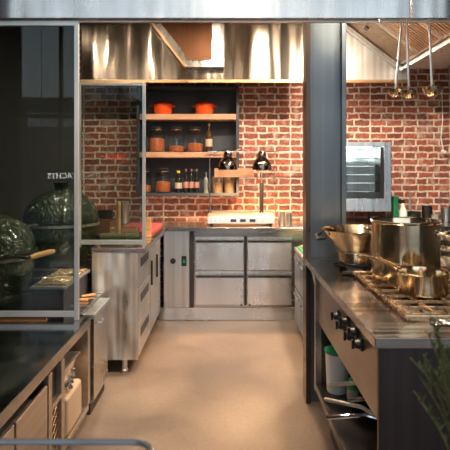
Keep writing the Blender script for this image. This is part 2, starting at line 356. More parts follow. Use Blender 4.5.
# sloping grease filters on the right run
P0 = Vector((1.168, 0, 2.895-2.3)); Q0 = Vector((1.71, 0, 2.485-2.3)); dv = Q0-P0; Ls = dv.length; du = dv.normalized(); nn = Vector((du.z, 0, -du.x))  # pointing down-left
if nn.z > 0: nn = -nn
def slab(m, u0, u1, y0, y1, n0, n1):
    vs = []
    for n_ in (n0, n1):
        for (u, y) in ((u0, y0), (u1, y0), (u1, y1), (u0, y1)):
            q = P0+du*u+nn*n_; vs.append(m.bm.verts.new((q.x, y, q.z)))
    for f in [(3, 2, 1, 0), (4, 5, 6, 7), (0, 1, 5, 4), (1, 2, 6, 5), (2, 3, 7, 6), (3, 0, 4, 7)]: m.bm.faces.new([vs[i] for i in f])
copper = steel('filter_steel', (.60, .43, .30), .34, smudge=.05)
for k in range(4):
    y1 = YB-.01-k*.5; y0 = y1-.49
    f = MB(); slab(f, 0, Ls, y0, y1, -.012, -.008); fo = f.build('grease_filter', dark, hd)
    s = MB()
    for j in range(11): a = y0+.022+j*(.42/10); slab(s, .02, Ls-.02, a, a+.024, -.006, .006)
    s.build('baffle', copper, fo)
    s = MB(); slab(s, 0, Ls, y0, y0+.018, -.008, .008); slab(s, 0, Ls, y1-.018, y1, -.008, .008); slab(s, 0, .02, y0, y1, -.008, .008); slab(s, Ls-.02, Ls, y0, y1, -.008, .008)
    s.build('frame', st, fo)
    s = MB(); slab(s, .16, .20, y0+.19, y0+.28, .006, .02); s.build('handle', black, fo)
MB().prism([(P0.x-.04, P0.z+.02), (P0.x, P0.z-.02), (Q0.x, Q0.z-.02), (Q0.x+.02, Q0.z-.035), (Q0.x-.0, Q0.z-.065), (P0.x-.06, P0.z-.02)], YB-.06, YB-.012).build('filter_rail', st, hd)
MB().box(Q0.x+.012, 2.1, .08, YB-.07, Q0.z-.05, Q0.z-.02).build('drip_gutter', st, hd, .004)
MB().box(Q0.x+.012, Q0.x+.05, .08, YB-.07, Q0.z-.02, Q0.z+.10).build('gutter_wall', st_warm, hd)

# small downlights inside the canopy, close to its back panel
hl = None
for (x_, y_, e_), lab in zip(HOODL, ('leftmost downlight inside the canopy', 'second downlight from the left inside the canopy', 'downlight inside the canopy above the wavy steel panel', 'downlight inside the canopy above the aisle centre', 'rightmost downlight inside the left canopy run')):
    if hl is None:
        hl = thing('hood_downlight', lab, 'light', (x_, y_, 2.921), group='downlights inside the exhaust canopy')
        MB().lathe([(.036, -.012), (.05, -.012), (.05, .022), (.036, .022)], n=24).build('ring', chrome, hl)
        MB().lathe([(0, .008), (.035, .008), (.035, .020), (0, .020)], n=20).build('lamp_glass', bulbm, hl)
    else: dup(hl, lab, (x_, y_, 2.921))

# ---------------------------------------------------------------- wall niche with shelves
NX0, NX1 = -.95, .128; NY = 5.25
ns = thing('shelf_unit', 'slate-blue wall shelf unit with two pale oak shelves on the brick wall', 'shelf', (0, NY, 1.177))
fr = MB(); Z1 = 1.16
fr.box(NX0, NX0+.03, 0, .249, 0, Z1).box(NX1-.03, NX1, 0, .249, 0, Z1).box(NX0+.03, NX1-.03, 0, .249, 0, .03).box(NX0+.03, NX1-.03, 0, .249, Z1-.03, Z1)
fr.build('frame', slate, ns, .002)
MB().box(NX0+.03, NX1-.03, .235, .249, .03, Z1-.03).build('back_board', slate, ns)
ZS1 = 1.45-(152-170)*NY/500-1.177; ZS2 = 1.45-(114-170)*NY/500-1.177
for z in (ZS1, ZS2): MB().box(NX0+.031, NX1-.031, -.01, .234, z-.058, z).build('shelf_board', wshelf, ns, .003)
SB = 1.177+.03; SM = 1.177+ZS1; ST = 1.177+ZS2
def X(x, Y): return (x-227)*Y/500
YS = NY+.11

# casseroles
cs = thing('casserole', 'orange lidded casserole at the left of the top shelf', 'pot', (X(163, YS), YS, ST), group='orange casseroles on the top shelf')
MB().lathe([(0, 0), (.085, 0), (.105, .02), (.118, .085), (.122, .09), (.114, .09), (.1, .02), (0, .012)], n=36).build('pot_body', orange, cs)
MB().lathe([(.122, .0905), (.124, .098), (.10, .112), (.06, .124), (0, .128)], n=36).build('lid', orangerim, cs)
MB().lathe([(0, .127), (.008, .127), (.008, .14), (.02, .146), (.02, .153), (0, .156)], n=20).build('lid_knob', black, cs)
for s in (-1, 1): MB().tube([(s*.112, -.03, .075), (s*.14, -.026, .08), (s*.148, 0, .08), (s*.14, .026, .08), (s*.112, .03, .075)], .007, 8).build('handle', orange, cs)
cs.scale = (.9, .9, 1.2)
dup(cs, 'orange lidded casserole at the right of the top shelf', (X(204.5, YS), YS, ST))

# spice jars
def jar(x, z, fill, lab, s=1.0, first=None):
    t = thing('spice_jar', lab, 'jar', (X(x, YS), YS, z), group='glass spice jars on the wall shelf')
    r = .088*s; h = .285*s
    MB().lathe([(0, .002), (r*.92, .002), (r, .02), (r, h*.62), (r*.9, h*.72), (r*.66, h*.8), (r*.66, h*.86)], n=32).build('jar_glass', jarg, t)
    MB().lathe([(0, .0085), (r*.87, .0085), (r*.94, .024), (r*.94, h*fill), (r*.5, h*fill+.008), (0, h*fill+.015)], n=28).build('spice', spice, t)
    MB().lathe([(0, h*.865), (r*.68, h*.865), (r*.7, h*.88), (r*.7, h*.93), (r*.6, h*.955), (0, h*.965)], n=28).build('lid', iron, t)
    MB().tube([(r*.69*math.cos(a*PI/10), r*.69*math.sin(a*PI/10), h*.84) for a in range(20)], .004, 6, close=True).build('wire_clasp', gold, t)
    return t
jar(157, SM, .50, 'spice jar left on the middle shelf, half full of brown spice')
jar(176.5, SM, .22, 'spice jar in the middle of the middle shelf, nearly empty')
jar(195, SM, .32, 'spice jar third on the middle shelf, next to the brown bottle')
jar(143.5, SB, .28, 'spice jar on the bottom shelf partly behind the glass screen post', .95)
jar(163, SB, .42, 'spice jar on the bottom shelf beside the yellow-capped bottle', .95)
def bottle(name, x, z, r, h, gm, cap, labm, lab, grp=None, y=YS, neck=.35):
    t = thing(name, lab, 'bottle', (X(x, y), y, z), group=grp)
    MB().lathe([(0, 0), (r, 0), (r, h*(.62-.02)), (r*.85, h*.68), (r*neck, h*.78), (r*neck, h*.9), (0, h*.9)], n=24).build('bottle_body', gm, t)
    MB().lathe([(0, h*.9), (r*neck*1.25, h*.9), (r*neck*1.25, h), (0, h)], n=16).build('cap', cap, t)
    if labm: MB().lathe([(r+.0008, h*.2), (r+.0016, h*.2), (r+.0016, h*.46), (r+.0008, h*.46)], n=24).build('paper_label', labm, t)
    return t
bottle('liquor_bottle', 209, SM, .036, .31, amber, gold, cream, 'tall brown bottle at the right end of the middle shelf')
bottle('oil_bottle', 178.5, SB, .038, .235, bottled, yellow, cream, 'dark bottle with a yellow cap on the bottom shelf')
b0 = bottle('sauce_bottle', 186, SB, .026, .255, bottled, redcap, redlab, 'leftmost of three dark bottles with pink labels', 'dark bottles with pink labels')
dup(b0, 'middle of three dark bottles with pink labels', (X(191.3, YS), YS, SB)); dup(b0, 'rightmost of three dark bottles with pink labels', (X(196.6, YS), YS, SB))
bottle('glass_bottle', 206, SB, .024, .22, palegl, chrome, None, 'slim pale bottle on the bottom shelf beside the woven tumblers')
tb = tag(MB().lathe([(0, 0), (.052, 0), (.056, .01), (.060, .17), (.056, .17), (.052, .012), (0, .012)], n=24).build('tumbler', woven, loc=(X(217.5, YS), YS, SB)), 'left woven tumbler in the right corner of the bottom shelf', 'tumbler', 'woven tumblers on the bottom shelf')
t2 = tb.copy(); C.objects.link(t2); t2.location = (X(229.5, YS), YS, SB); t2['label'] = 'right woven tumbler in the right corner of the bottom shelf'

# ---------------------------------------------------------------- back counter
BY = 4.80
tag(MB().box(-.575, .98, BY-.04, 5.497, .865, .9).build('worktop', st_h, None, .004), 'stainless worktop under the brick wall carrying the plate warmer', 'worktop')
bc = thing('drawer_counter', 'stainless refrigerated counter with four big drawers under the rear worktop', 'counter', (0, BY, 0))
bx = lambda x: X(x, BY); bz = lambda y: 1.45-(y-170)*BY/500
MB().box(bx(190), .98, .02, .65, .13, .864).build('body', st_h, bc)
MB().box(bx(190.3), bx(193.8), -.004, .019, .13, .864).build('gap_shade_strip', dark, bc)  # solid dark strip stands in for the shade in the gap
MB().box(bx(163.5), bx(189.6), 0, .65, .13, .864).build('control_cabinet', st, bc, .004)
MB().lathe([(0, 0), (.028, 0), (.024, .022), (0, .022)], n=24, M=Matrix.Translation((bx(173), -.0005, bz(261))) @ Matrix.Rotation(PI/2, 4, 'X')).build('thermostat_knob', black, bc)
MB().box(bx(181.5), bx(186.5), -.006, -.001, bz(266), bz(256)).build('switch_plate', black, bc)
MB().box(bx(182.9), bx(185.3), -.012, -.0065, bz(262.8), bz(259.6)).build('power_switch', greenled, bc)
for k, (a, b) in enumerate(((195.5, 243.5), (247.5, 291.5))):
    for (t, bo) in ((237.5, 269.5), (272.5, 304.5)):
        d = MB().box(bx(a), bx(b), -.012, .019, bz(bo), bz(t+3.2)).build('drawer', st_draw, bc, .003)
        MB().box(bx(a)+.004, bx(b)-.004, -.0135, -.0121, bz(t+4.9), bz(t+3.4)).build('lip_shade_strip', iron, d)  # flat dark strip, painted shade below the handle lip
        MB().prism([(-.030, bz(t+1.8)), (-.030, bz(t+.2)), (.018, bz(t)), (.018, bz(t+3.1)), (-.013, bz(t+3.1))], bx(a), bx(b), 'x').build('handle', st, d)
MB().box(bx(244.4), bx(246.6), -.006, .019, bz(305), bz(236)).build('divider', iron, bc)
for x in (241.3, 249.5):
    MB().box(bx(x-.8), bx(x+.8), -.02, -.0125, bz(305.5), bz(303.6)).build('drawer_stop', black, bc)
MB().box(bx(158), .98, .015, .05, 0.003, .126).build('kick_plate', st_draw, bc, .003)

# low counter on the right of the aisle behind the column
rc = thing('side_cabinet', 'low blue-grey steel cabinet with drawers behind the column', 'cabinet', (.63, 3.35, 0))
MB().box(0, .7, 0, 1.18, .08, .72).build('body', bluegr, rc, .003)
MB().box(-.02, .7, -.02, 1.20, .721, .75).build('top', st, rc, .003)
for y0 in (.02, .41, .80):
    for z0 in (.10, .41):
        d = MB().box(-.018, -.001, y0, y0+.37, z0, z0+.29).build('drawer', bluegr, rc, .002)
        MB().box(-.035, -.019, y0+.05, y0+.32, z0+.245, z0+.265).build('handle', chrome, d)
MB().box(.03, .7, .02, 1.16, 0, .079).build('plinth', dark, rc)
cbg = thing('green_board_stack', 'green plastic boards lying on the low cabinet behind the column', 'cutting board', (.68, 4.25, .751))
MB().box(-.05, .25, -.22, .22, 0, .018).build('board', plgreen, cbg, .003)
o = tag(MB().box(-.14, .14, -.2, .2, 0, .016).build('cutting_board', wshelf, None, .003, loc=(.79, 4.22, .7705)), 'pale board lying on the green boards on the low cabinet', 'cutting board')

# ---------------------------------------------------------------- plate warmer and heat lamps
pw = thing('plate_warmer', 'white steel plate warmer with three black slots on the rear worktop', 'food warmer', (0, 5.0, .9))
wx = lambda x: X(x, 4.9); wz = lambda y: 1.45-(y-170)*4.9/500-.9
MB().prism([(-.10, .025), (-.09, .085), (-.02, .118), (.32, .118), (.32, .025)], wx(207.5), wx(275), 'x').build('housing', steel('pale_steel', (.78, .74, .68), .35), pw, .004)
for x in (211, 271):
    for y in (-.06, .28): MB().lathe([(0, 0), (.012, 0), (.016, .024), (0, .024)], (wx(x), y, 0), 16).build('foot', black, pw)
Mw = Matrix.Translation((0, -.0965, .055)) @ Matrix.Rotation(-.163, 4, 'X')
for x in (233.5, 243, 252.5): MB().box(wx(x-2.9), wx(x+2.9), -.004, .001, -.014, .012, Mw).build('slot', black, pw)
# two chrome heat lamps
st_lamp = plain('smoked_chrome', (.30, .25, .21), .09, 1)
def heat_lamp(px_, py_, Y, base_px, arm, lab, power):
    t = thing('heat_lamp', lab, 'heat lamp', (X(base_px, Y+.1), Y+.1, 1.019), group=None)
    c = px(px_, py_, Y) - Vector((X(base_px, Y+.1), Y+.1, 1.019))
    MB().lathe([(.092, -.058), (.097, -.058), (.097, -.03), (.088, .012), (.062, .05), (.042, .064), (.042, .105), (.030, .128), (0, .134), (0, .128), (.026, .122), (.038, .102), (.038, .062), (.058, .045), (.084, .010), (.092, -.03)], c, 40).build('lamp_shade', st_lamp, t)
    MB().lathe([(0, -.026), (.02, -.022), (.028, -.005), (.02, .012), (0, .03)], c, 20).build('bulb', bulbm, t)
    MB().lathe([(.043, .068), (.047, .07), (.047, .078), (.043, .08)], c, 24).build('vent_ring', iron, t)
    MB().tube(arm(c), .0062, 10).build('arm', chrome, t)
    MB().lathe([(0, 0), (.024, 0), (.022, .012), (.01, .018), (0, .018)], n=20).build('base', chrome, t)
    w_ = Vector(t.location)+c
    lamp('heat_lamp_light', 'SPOT', (w_.x, w_.y, w_.z-.04), power*2.6, (1, .55, .25), .03, spot=2.4, blend=.5)
    return t
def arm1(c): 
    top = c+Vector((0, 0, .104)); pts = [(0, 0, .016), (0, 0, .2), (0, 0, c.z+.04)]
    for k in range(1, 7):
        a = k/6*PI/2; pts.append((c.x*(1-math.cos(a)) , c.y*(1-math.cos(a)), c.z+.04+(.10)*math.sin(a)))
    return pts
def arm2(c): return [(0, 0, .016), (0, 0, .15), (0, .0, c.z-.02), (0, .0, c.z+.10), (c.x*.6, c.y*.6, c.z+.15), (c.x, c.y, c.z+.135)]
heat_lamp(228, 164, 4.97, 209.7, arm1, 'chrome heat lamp leaning left above the plate warmer', 20)
hl2 = heat_lamp(262, 164, 4.97, 261.5, arm2, 'chrome heat lamp on the right pole above the plate warmer', 20)
MB().tube([(0, 0, .02), (0, 0, .30)], .021, 14).build('pole_sleeve', iron, hl2)
ca = [Vector(p) - Vector(hl2.location) for p in (px(233, 152, 5.0), px(240, 149, 5.02), px(249, 150.5, 5.04), px(256, 156, 5.06), px(259, 164, 5.07))]
MB().tube(ca, .006, 10).build('cross_arm', gold, hl2)
# glass guard with a wooden board
gg = thing('glass_guard', 'thin-framed glass guard with a wooden board around the plate warmer', 'glass guard', (0, 5.18, .901))
MB().box(X(243, 5.38), X(301.5, 5.38), .2, .206, .003, .72).build('glass_panel', guardg, gg)
for x in (273.5, 301.5): MB().tube([(X(x, 5.38), .203, 0), (X(x, 5.38), .203, .74)], .005, 8).build('post', gold, gg)
MB().box(X(206, 5.38)+.02, X(302.2, 5.38), .198, .208, .735, .745).build('top_rail', chrome, gg)
gg.location.y = 5.0; 
wb = MB().box(X(214, 5.2)+.005, X(254, 5.2), .19, .204, .475, .568).build('wooden_board', wshelf, gg, .002)
MB().box(X(254, 5.2), X(273.5, 5.2)+.0, .195, .2, .52, .526).build('board_bracket', gold, gg)
# small steel shakers
sc = tag(MB().lathe([(0, 0), (.028, 0), (.03, .01), (.034, .13), (.036, .132), (.032, .134), (.027, .012), (0, .01)], n=28).build('steel_beaker', st, loc=(X(281.5, 4.94), 4.94, .9)), 'left steel beaker beside the plate warmer', 'beaker', 'steel beakers on the rear worktop')
s2 = sc.copy(); C.objects.link(s2); s2.location = (X(288.5, 4.88), 4.88, .9); s2['label'] = 'right steel beaker beside the plate warmer'

# ---------------------------------------------------------------- left far counter
lf = thing('drawer_cabinet', 'tall stainless drawer cabinet on legs with a shiny wavy end panel', 'cabinet', (0, 3.54, 0))
MB().box(-.955, -.645, .004, 1.18, .11, .864).build('body', st_h, lf)
MB().box(-.957, -.63, 0, .003, .105, .864).build('end_panel', st_wave, lf)
for (x, y) in ((-.735, .05), (-.9, .05), (-.735, 1.1), (-.9, 1.1)):
    MB().lathe([(0, 0), (.022, 0), (.026, .01), (.026, .02), (.02, .025), (.02, .11), (0, .11)], (x, y, 0), 16).build('leg', st, lf)
for z0, z1 in ((.12, .35), (.36, .60), (.61, .855)):
    d = MB().box(-.644, -.628, .01, .55, z0, z1).build('drawer', st, lf, .003)
    MB().box(-.6275, -.6255, .10, .46, z1-.11, z1-.05).build('handle', black, d)
for y0, y1 in ((.57, .87), (.88, 1.17)):
    d = MB().box(-.644, -.628, y0, y1, .12, .855).build('door', st, lf, .003)
    MB().box(-.6275, -.615, y0+.02, y0+.035, .5, .7).build('handle', iron, d)
tag(MB().box(-.96, -.577, 3.53, 5.497, .865, .9).build('worktop', st_h, None, .004), 'stainless worktop along the left side of the kitchen aisle', 'worktop')
lb = thing('prep_table', 'wide dim prep table against the brick wall behind the green grills', 'table', (-1.5, 4.8, 0))
MB().box(-.7, .535, -.6, .69, .86, .9).build('tabletop', st_h, lb, .004)
for x in (-.6, .45):
    for y in (-.52, .6): MB().box(x-.02, x+.02, y-.02, y+.02, 0, .859).build('leg', st, lb)
MB().box(-.62, .47, -.54, .62, .3, .32).build('undershelf', st, lb)

# things on the left run
tag(MB().box(-.19, .13, -.35, .35, 0, .022).build('cutting_board', pinkred, None, .006, loc=(-.78, 4.66, .901)), 'red plastic cutting board lying on the left worktop', 'cutting board')
pt = thing('pepper_mill', 'tall pale wooden mill standing on the left worktop behind the glass', 'mill', (X(118.5, 4.0), 4.0, .901))
MB().lathe([(0, 0), (.022, 0), (.022, .02), (.017, .05), (.017, .24), (.0, .24)], n=20).build('mill_body', whandle, pt)
MB().lathe([(0, .241), (.018, .241), (.021, .27), (.012, .295), (0, .3)], n=20).build('mill_head', whandle, pt)
rolls = thing('tool_roll', 'rolled dark green apron cloth lying on the left worktop', 'cloth', (-.84, 3.72, .943))
MB().tube([(-.10, 0, 0), (-.04, .004, 0), (.05, 0, .002), (.19, .01, 0)], .04, 18, rs=[.036, .041, .039, .035]).build('cloth', plain('olive_cloth', (.08, .07, .035), .8, bump=.6, bscale=40), rolls)
MB().tube([(.10+.042*0, .044*math.cos(a*PI/8), .044*math.sin(a*PI/8)) for a in range(16)], .003, 6, close=True).build('strap', wdark, rolls)
bx1 = thing('wooden_crate', 'small wooden crate on the left worktop behind the glass screen', 'crate', (-.84, 4.12, .901))
MB().box(-.11, .11, -.07, .07, 0, .012).build('bottom', wshelf, bx1)
for a in ((-.11, .11, -.07, -.06), (-.11, .11, .06, .07), (-.11, -.10, -.059, .059), (.10, .11, -.059, .059)):
    MB().box(*a, .013, .04).box(*a, .047, .075).build('side_slat', wshelf, bx1)
for i, (x, y, r, h, m, lab) in enumerate([(-1.18, 4.78, .09, .16, iron, 'black stock tub on the prep table behind the glass'), (-1.35, 4.75, .07, .2, st, 'steel bain-marie canister on the prep table'), (-1.58, 4.9, .10, .14, iron, 'low black pot on the prep table at far left'), (-1.08, 5.2, .06, .22, st, 'slim steel canister near the brick wall behind the glass')]):
    tag(MB().lathe([(0, 0), (r*.92, 0), (r, .015), (r, h), (r*1.05, h+.004), (r*.95, h+.004), (r*.93, .02), (0, .01)], n=28).build('canister', m, loc=(x, y, .901)), lab, 'canister')

for i, (x, Y, w_, d_, h_, m, lab) in enumerate([(106, 4.6, .12, .16, .10, wdark, 'dark wooden tray standing on the left worktop behind the glass'), (131, 4.25, .035, .03, .15, whandle, 'small upright wooden board on the left worktop near the screen post'), (110, 4.3, .07, .05, .05, st, 'small steel gastronorm dish behind the rolled cloth')]):
    t = thing(['wooden_tray', 'serving_board', 'steel_dish'][i], lab, ['tray', 'board', 'dish'][i], [(-1.12, 4.42, .901), (-.665, 4.14, .901), (-.86, 4.252, .901)][i])
    b_ = MB(); b_.box(-w_, w_, -d_, -d_+.008, .006, h_).box(-w_, w_, d_-.008, d_, .006, h_).box(-w_, -w_+.008, -d_+.008, d_-.008, .006, h_).box(w_-.008, w_, -d_+.008, d_-.008, .006, h_)
    b_.build('rim', m, t); MB().box(-w_, w_, -d_, d_, 0, .006).build('bottom', m, t)
# ---------------------------------------------------------------- glass screens
def screen(x0, x1, Y, z0, z1, lab, t_=.02, top=.02):
    s = thing('glass_screen', lab, 'glass screen', (0, Y, z0))
    h = z1-z0
    MB().box(x1-t_, x1, -.012, .012, 0, h).build('post', frame_m, s, .002)
    MB().box(x0, x0+t_, -.012, .012, 0, h).build('post', frame_m, s, .002)
    MB().box(x0+t_, x1-t_, -.012, .012, h-top, h).build('top_rail', frame_m, s, .002)
    MB().box(x0+t_, x1-t_, -.012, .012, .02, .052).build('bottom_rail', frame_m, s, .002)
    MB().box(x0+t_+.001, x1-t_-.001, -.003, .003, .053, h-top-.001).build('glass_pane', darkened, s)
    return s
screen(-2.3, -.838, 2.83, .601, 2.29, 'large grey-framed glass screen on the low counter before the grills', .024, .026)
screen(-1.06, -.58, 3.56, .9005, 2.07, 'smaller grey-framed glass screen on the end of the drawer cabinet', .022)

# ---------------------------------------------------------------- low left counter
tag(MB().box(-2.4, -.79, 1.0, 2.90, .545, .6).build('worktop', st_dark, None, .004), 'dark shiny low worktop at the front left, mirroring trees', 'worktop')
lc = thing('low_counter', 'low stainless counter with doors, grille and open bay at front left', 'counter', (-.79, 0, 0))
MB().box(-1.6, -.01, 1.0, 2.05, .08, .51).build('body', st_warm, lc)
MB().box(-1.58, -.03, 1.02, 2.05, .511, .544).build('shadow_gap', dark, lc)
for y0, y1 in ((1.02, 1.44), (1.45, 1.85), (1.865, 2.19)): 
    MB().box(-.009, .004, y0, y1, .085, .508).build('door', st_warm, lc, .003)
# frame with dark panel and perforated grille
for y0, y1 in ((2.20, 2.245), (2.37, 2.415)): MB().box(-.05, .006, y0, y1, .085, .544).build('upright', st_warm, lc, .002)
MB().box(-.05, -.02, 2.246, 2.369, .085, .544).build('grille_backing', iron, lc)
MB().box(-.019, .006, 2.246, 2.369, .372, .392).build('crossbar', st_warm, lc)
g = MB()
for k in range(7): z = .11+k*.038; g.tube([(-.012, 2.246, z-.02), (-.012, 2.369, z+.045)], .0016, 6)
for k in range(7): z = .11+k*.038; g.tube([(-.012, 2.246, z+.045), (-.012, 2.369, z-.02)], .0016, 6)
g.build('grille', brassy, lc)
MB().box(-1.6, -.01, 2.051, 2.416, .08, .084).build('bay_floor', st_warm, lc)
MB().box(-1.6, .0, 2.417, 2.86, .08, .11).build('bottom_shelf', st_warm, lc, .003)
MB().box(-.62, -.6, 2.42, 2.84, .111, .544).build('bay_back', st_warm, lc)
MB().box(-.6, .0, 2.845, 2.888, .111, .544).build('end_upright', st_warm, lc, .002)
MB().box(-.6, -.03, 2.38, 2.416, .085, .544).build('bay_side', st_warm, lc)
for (x, y) in ((-.06, 1.1), (-.06, 2.8), (-1.5, 1.1), (-1.5, 2.8)): MB().lathe([(0, 0), (.02, 0), (.016, .02), (.016, .079), (0, .079)], (x, y, 0), 14).build('leg', st, lc)

# steel pan with foil in the bay, standing on a box
gb = thing('storage_box', 'pale rounded food box on the bay shelf under the low counter', 'box', (-.87, 2.62, .1105))
MB().box(-.075, .075, -.13, .13, 0, .20).build('box_body', plain('tan_box', (.42, .30, .20), .5), gb, .02)
gp = thing('foil_tray', 'steel pan of crumpled foil resting in the open bay', 'pan', (-.905, 2.62, .3115))
m = MB(); bm = m.bm
def ring(hx_, hy_, z): return [bm.verts.new((sx_*hx_, sy_*hy_, z)) for sx_, sy_ in ((-1, -1), (1, -1), (1, 1), (-1, 1))]
R = [ring(.05, .11, 0), ring(.075, .145, .13), ring(.09, .16, .13), ring(.09, .16, .126), ring(.07, .142, .126), ring(.047, .107, .004)]
bm.faces.new(R[0]); bm.faces.new(R[-1])
for a, b in zip(R, R[1:]):
    for i in range(4): bm.faces.new([a[i], a[(i+1) % 4], b[(i+1) % 4], b[i]])
m.build('pan_body', st_wave, gp)
fm = MB()
for k in range(16):
    b = random.uniform(-.06, .06); q = random.uniform(.012, .018)
    fm.lathe([(0, -q), (q*.9, -q*.3), (q*.7, q*.5), (0, q*.8)], (random.uniform(-.004, .004), b, .02+random.uniform(0, .075)), 6)
tag(fm.build('foil_ball', foilm, loc=(-.806, 2.56, .3125)), 'crumpled silver foil beside the steel pan in the open bay', 'foil')

# narrow cabinet beyond
nc = thing('narrow_cabinet', 'narrow steel cabinet with one small handled door beside the wavy panel', 'cabinet', (-.80, 2.95, 0))
MB().box(-.05, 0, 0, .36, .07, .57).build('body', st_h, nc)
dd = MB().box(.001, .012, .01, .35, .08, .565).build('door', st_h, nc, .002)
MB().tube([(.013, .10, .52), (.028, .10, .52), (.028, .17, .52), (.013, .17, .52)], .004, 8).build('handle', chrome, dd)
MB().box(-.05, .022, -.01, .38, .571, .60).build('top', st, nc, .003)
MB().box(-.045, -.01, .01, .35, 0, .069).build('plinth', dark, nc)
tag(MB().box(-2.4, -.86, 2.95, 3.52, .545, .6).build('worktop', st_h, None, .004), 'steel worktop behind the large glass screen under the front grill', 'worktop')
gs = thing('grill_stand', 'steel block raising the rear grill and its racks behind the glass', 'stand', (0, 3.0, 0))
MB().box(-2.3, -.98, .53, 1.12, 0, .72).build('body', st_h, gs)
MB().box(-1.17, -.98, .0, .529, .6008, .735).build('raised_box', st_end, gs)
MB().box(-2.3, -.965, .53, 1.15, .721, .75).build('top', st_h, gs, .003)
MB().box(-1.18, -.965, -.015, .528, .736, .75).build('rim', st, gs, .002)
MB().box(-2.3, -.9, .0, .51, 0, .544).build('base', st_warm, gs)
# grill racks
rk = thing('grill_rack', 'wire grill rack lying on the raised block behind the glass', 'rack', (-1.072, 3.25, .757))
m = MB()
for k in range(12): y = -.22+k*.04; m.tube([(-.085, y, 0), (.095, y, 0)], .0035, 6)
m.build('rods', gold, rk)
MB().tube([(-.088, -.235, 0), (.098, -.235, 0), (.098, .235, 0), (-.088, .235, 0)], .0055, 8, close=True).build('rim', gold, rk)
t = thing('tongs', 'steel tongs lying across the wire grill rack', 'tongs', (-1.07, 3.18, .772), .5)
for s in (-1, 1): MB().tube([(-.10, 0, 0), (0, s*.014, .004), (.12, s*.02, 0)], .0055, 6).build('arm', chrome, t)
MB().lathe([(0, 0), (.01, 0), (.01, .012), (0, .012)], (-.10, 0, -.004), 10).build('hinge', chrome, t)
for i, (a, b, c) in enumerate([(-.90, 3.24, -.1), (-.885, 3.36, .5)]):
    kk = thing('meat_fork', ['wood-handled fork lying on the worktop edge nearest the screen', 'wood-handled fork lying on the worktop beside the wavy panel'][i], 'fork', (a-.03, b, .609), c)
    MB().tube([(-.06, 0, 0), (.03, 0, .002)], .008, 8).build('handle', whandle, kk)
    MB().tube([(.031, 0, .002), (.07, 0, .004)], .003, 6).build('prong', chrome, kk)

# kamado grills
def kamado(x, y, z, r, lab, rz):
    t = thing('kamado_grill', lab, 'grill', (x, y, z), rz, 'green dimpled ceramic grills')
    h = r
    def P(L): return [(a*r, b*r) for a, b in L]
    MB().lathe(P([(0, 0), (.55, 0), (.62, .05), (.80, .35), (.93, .65), (.985, .95), (.985, 1.02), (.9, 1.02), (.8, .6), (.5, .12), (0, .1)]), n=56).build('base_bowl', egg, t)
    dome = [(.985, 1.16), (.985, 1.20)]+[(.985*math.cos(a*PI/2/12), 1.20+.80*math.sin(a*PI/2/12)) for a in range(1, 11)]+[(.2, 2.0), (.16, 2.02)]
    d = MB().lathe(P(dome), n=56).build('dome_lid', egg, t)
    MB().lathe(P([(.15, 2.0), (.19, 2.03), (.19, 2.12), (.22, 2.13), (.22, 2.17), (0, 2.2)]), n=24).build('vent_cap', iron, t)
    MB().lathe(P([(.986, 1.023), (1.02, 1.023), (1.02, 1.08), (.986, 1.08)]), n=56).build('lower_band', st, t)
    MB().lathe(P([(.80, 1.081), (1.0, 1.081), (1.0, 1.10), (.80, 1.10)]), n=56).build('gasket', gold, t)
    MB().lathe(P([(.986, 1.102), (1.02, 1.102), (1.02, 1.159), (.986, 1.159), ]), n=56).build('upper_band', iron, t)
    ar = MB()
    for s in (-1, 1): ar.tube([(1.02*r*math.cos(.35), s*r*math.sin(.35), 1.13*r), (1.22*r, s*r*.30, 1.10*r), (1.34*r, s*r*.26, 1.13*r)], .009, 8)
    ar.build('handle_bracket', iron, t)
    MB().tube([(1.345*r, -.42*r, 1.14*r), (1.35*r, -.2*r, 1.15*r), (1.35*r, .2*r, 1.15*r), (1.345*r, .42*r, 1.14*r)], .017, 12, rs=[.013, .018, .018, .013]).build('wooden_handle', whandle, t)
    th = MB(); M_ = Matrix.Translation((.92*r, 0, 1.5*r)) @ Matrix.Rotation(1.15, 4, 'Y')
    th.lathe([(0, 0), (.028, 0), (.028, .014), (0, .016)], n=24, M=M_); th.build('thermometer', chrome, t)
    hg = MB().box(-1.10*r, -1.0*r, -.25*r, .25*r, .95*r, 1.25*r).build('hinge', iron, t, .004)
    return t
kamado(-1.26, 3.80, .751, .278, 'rear green dimpled grill whose dome shows right of the screen post', -2.2)
kamado(-1.515, 3.17, .601, .29, 'front green dimpled grill cut by the left edge, wooden handle out', -.25)
wp = thing('pizza_peel', 'wooden peel lying on the worktop behind the bottom rail of the screen', 'peel', (-1.10, 2.885, .612), PI)
MB().tube([(-.06, 0, .0), (.02, .0, .0), (.5, 0, .0)], .011, 12, rs=[.010, .012, .011]).build('handle', whandle, wp)
MB().box(.5, .84, -.01, .08, -.010, .004).build('blade', whandle, wp, .004)

# ---------------------------------------------------------------- stove counter on the right
sv = thing('stove_counter', 'dark stainless stove counter with slanted knob panel and open shelf', 'counter', (.4845, 1.637, 0))
L = 1.46
MB().box(0, 1.35, 0, L-.003, .864, .9).build('worktop', steel('stove_top_steel', (.46, .41, .37), .20, grain=(2, 120, 120), smudge=.12), sv, .003)
MB().box(.016, .034, .031, 1.11, .615, .863).build('control_panel', steel('control_steel', (.30, .25, .22), .34, grain=(120, 2, 120), smudge=.06), sv, .002)
MB().box(.016, 1.35, .013, .030, .0, .863).build('end_panel', st_end, sv, .002)
MB().box(.004, 1.34, .031, 1.11, .235, .275).build('shelf', st_end, sv, .002)
MB().box(.08, 1.33, .04, 1.09, .003, .234).build('plinth', dark, sv)
MB().box(.001, .035, 1.112, 1.14, .235, .863).build('upright', st_warm, sv, .002)
MB().box(.036, 1.33, 1.112, 1.13, .256, .863).build('far_panel', st_end, sv)
MB().box(.62, .64, .032, 1.11, .276, .863).build('back_panel', dark, sv)
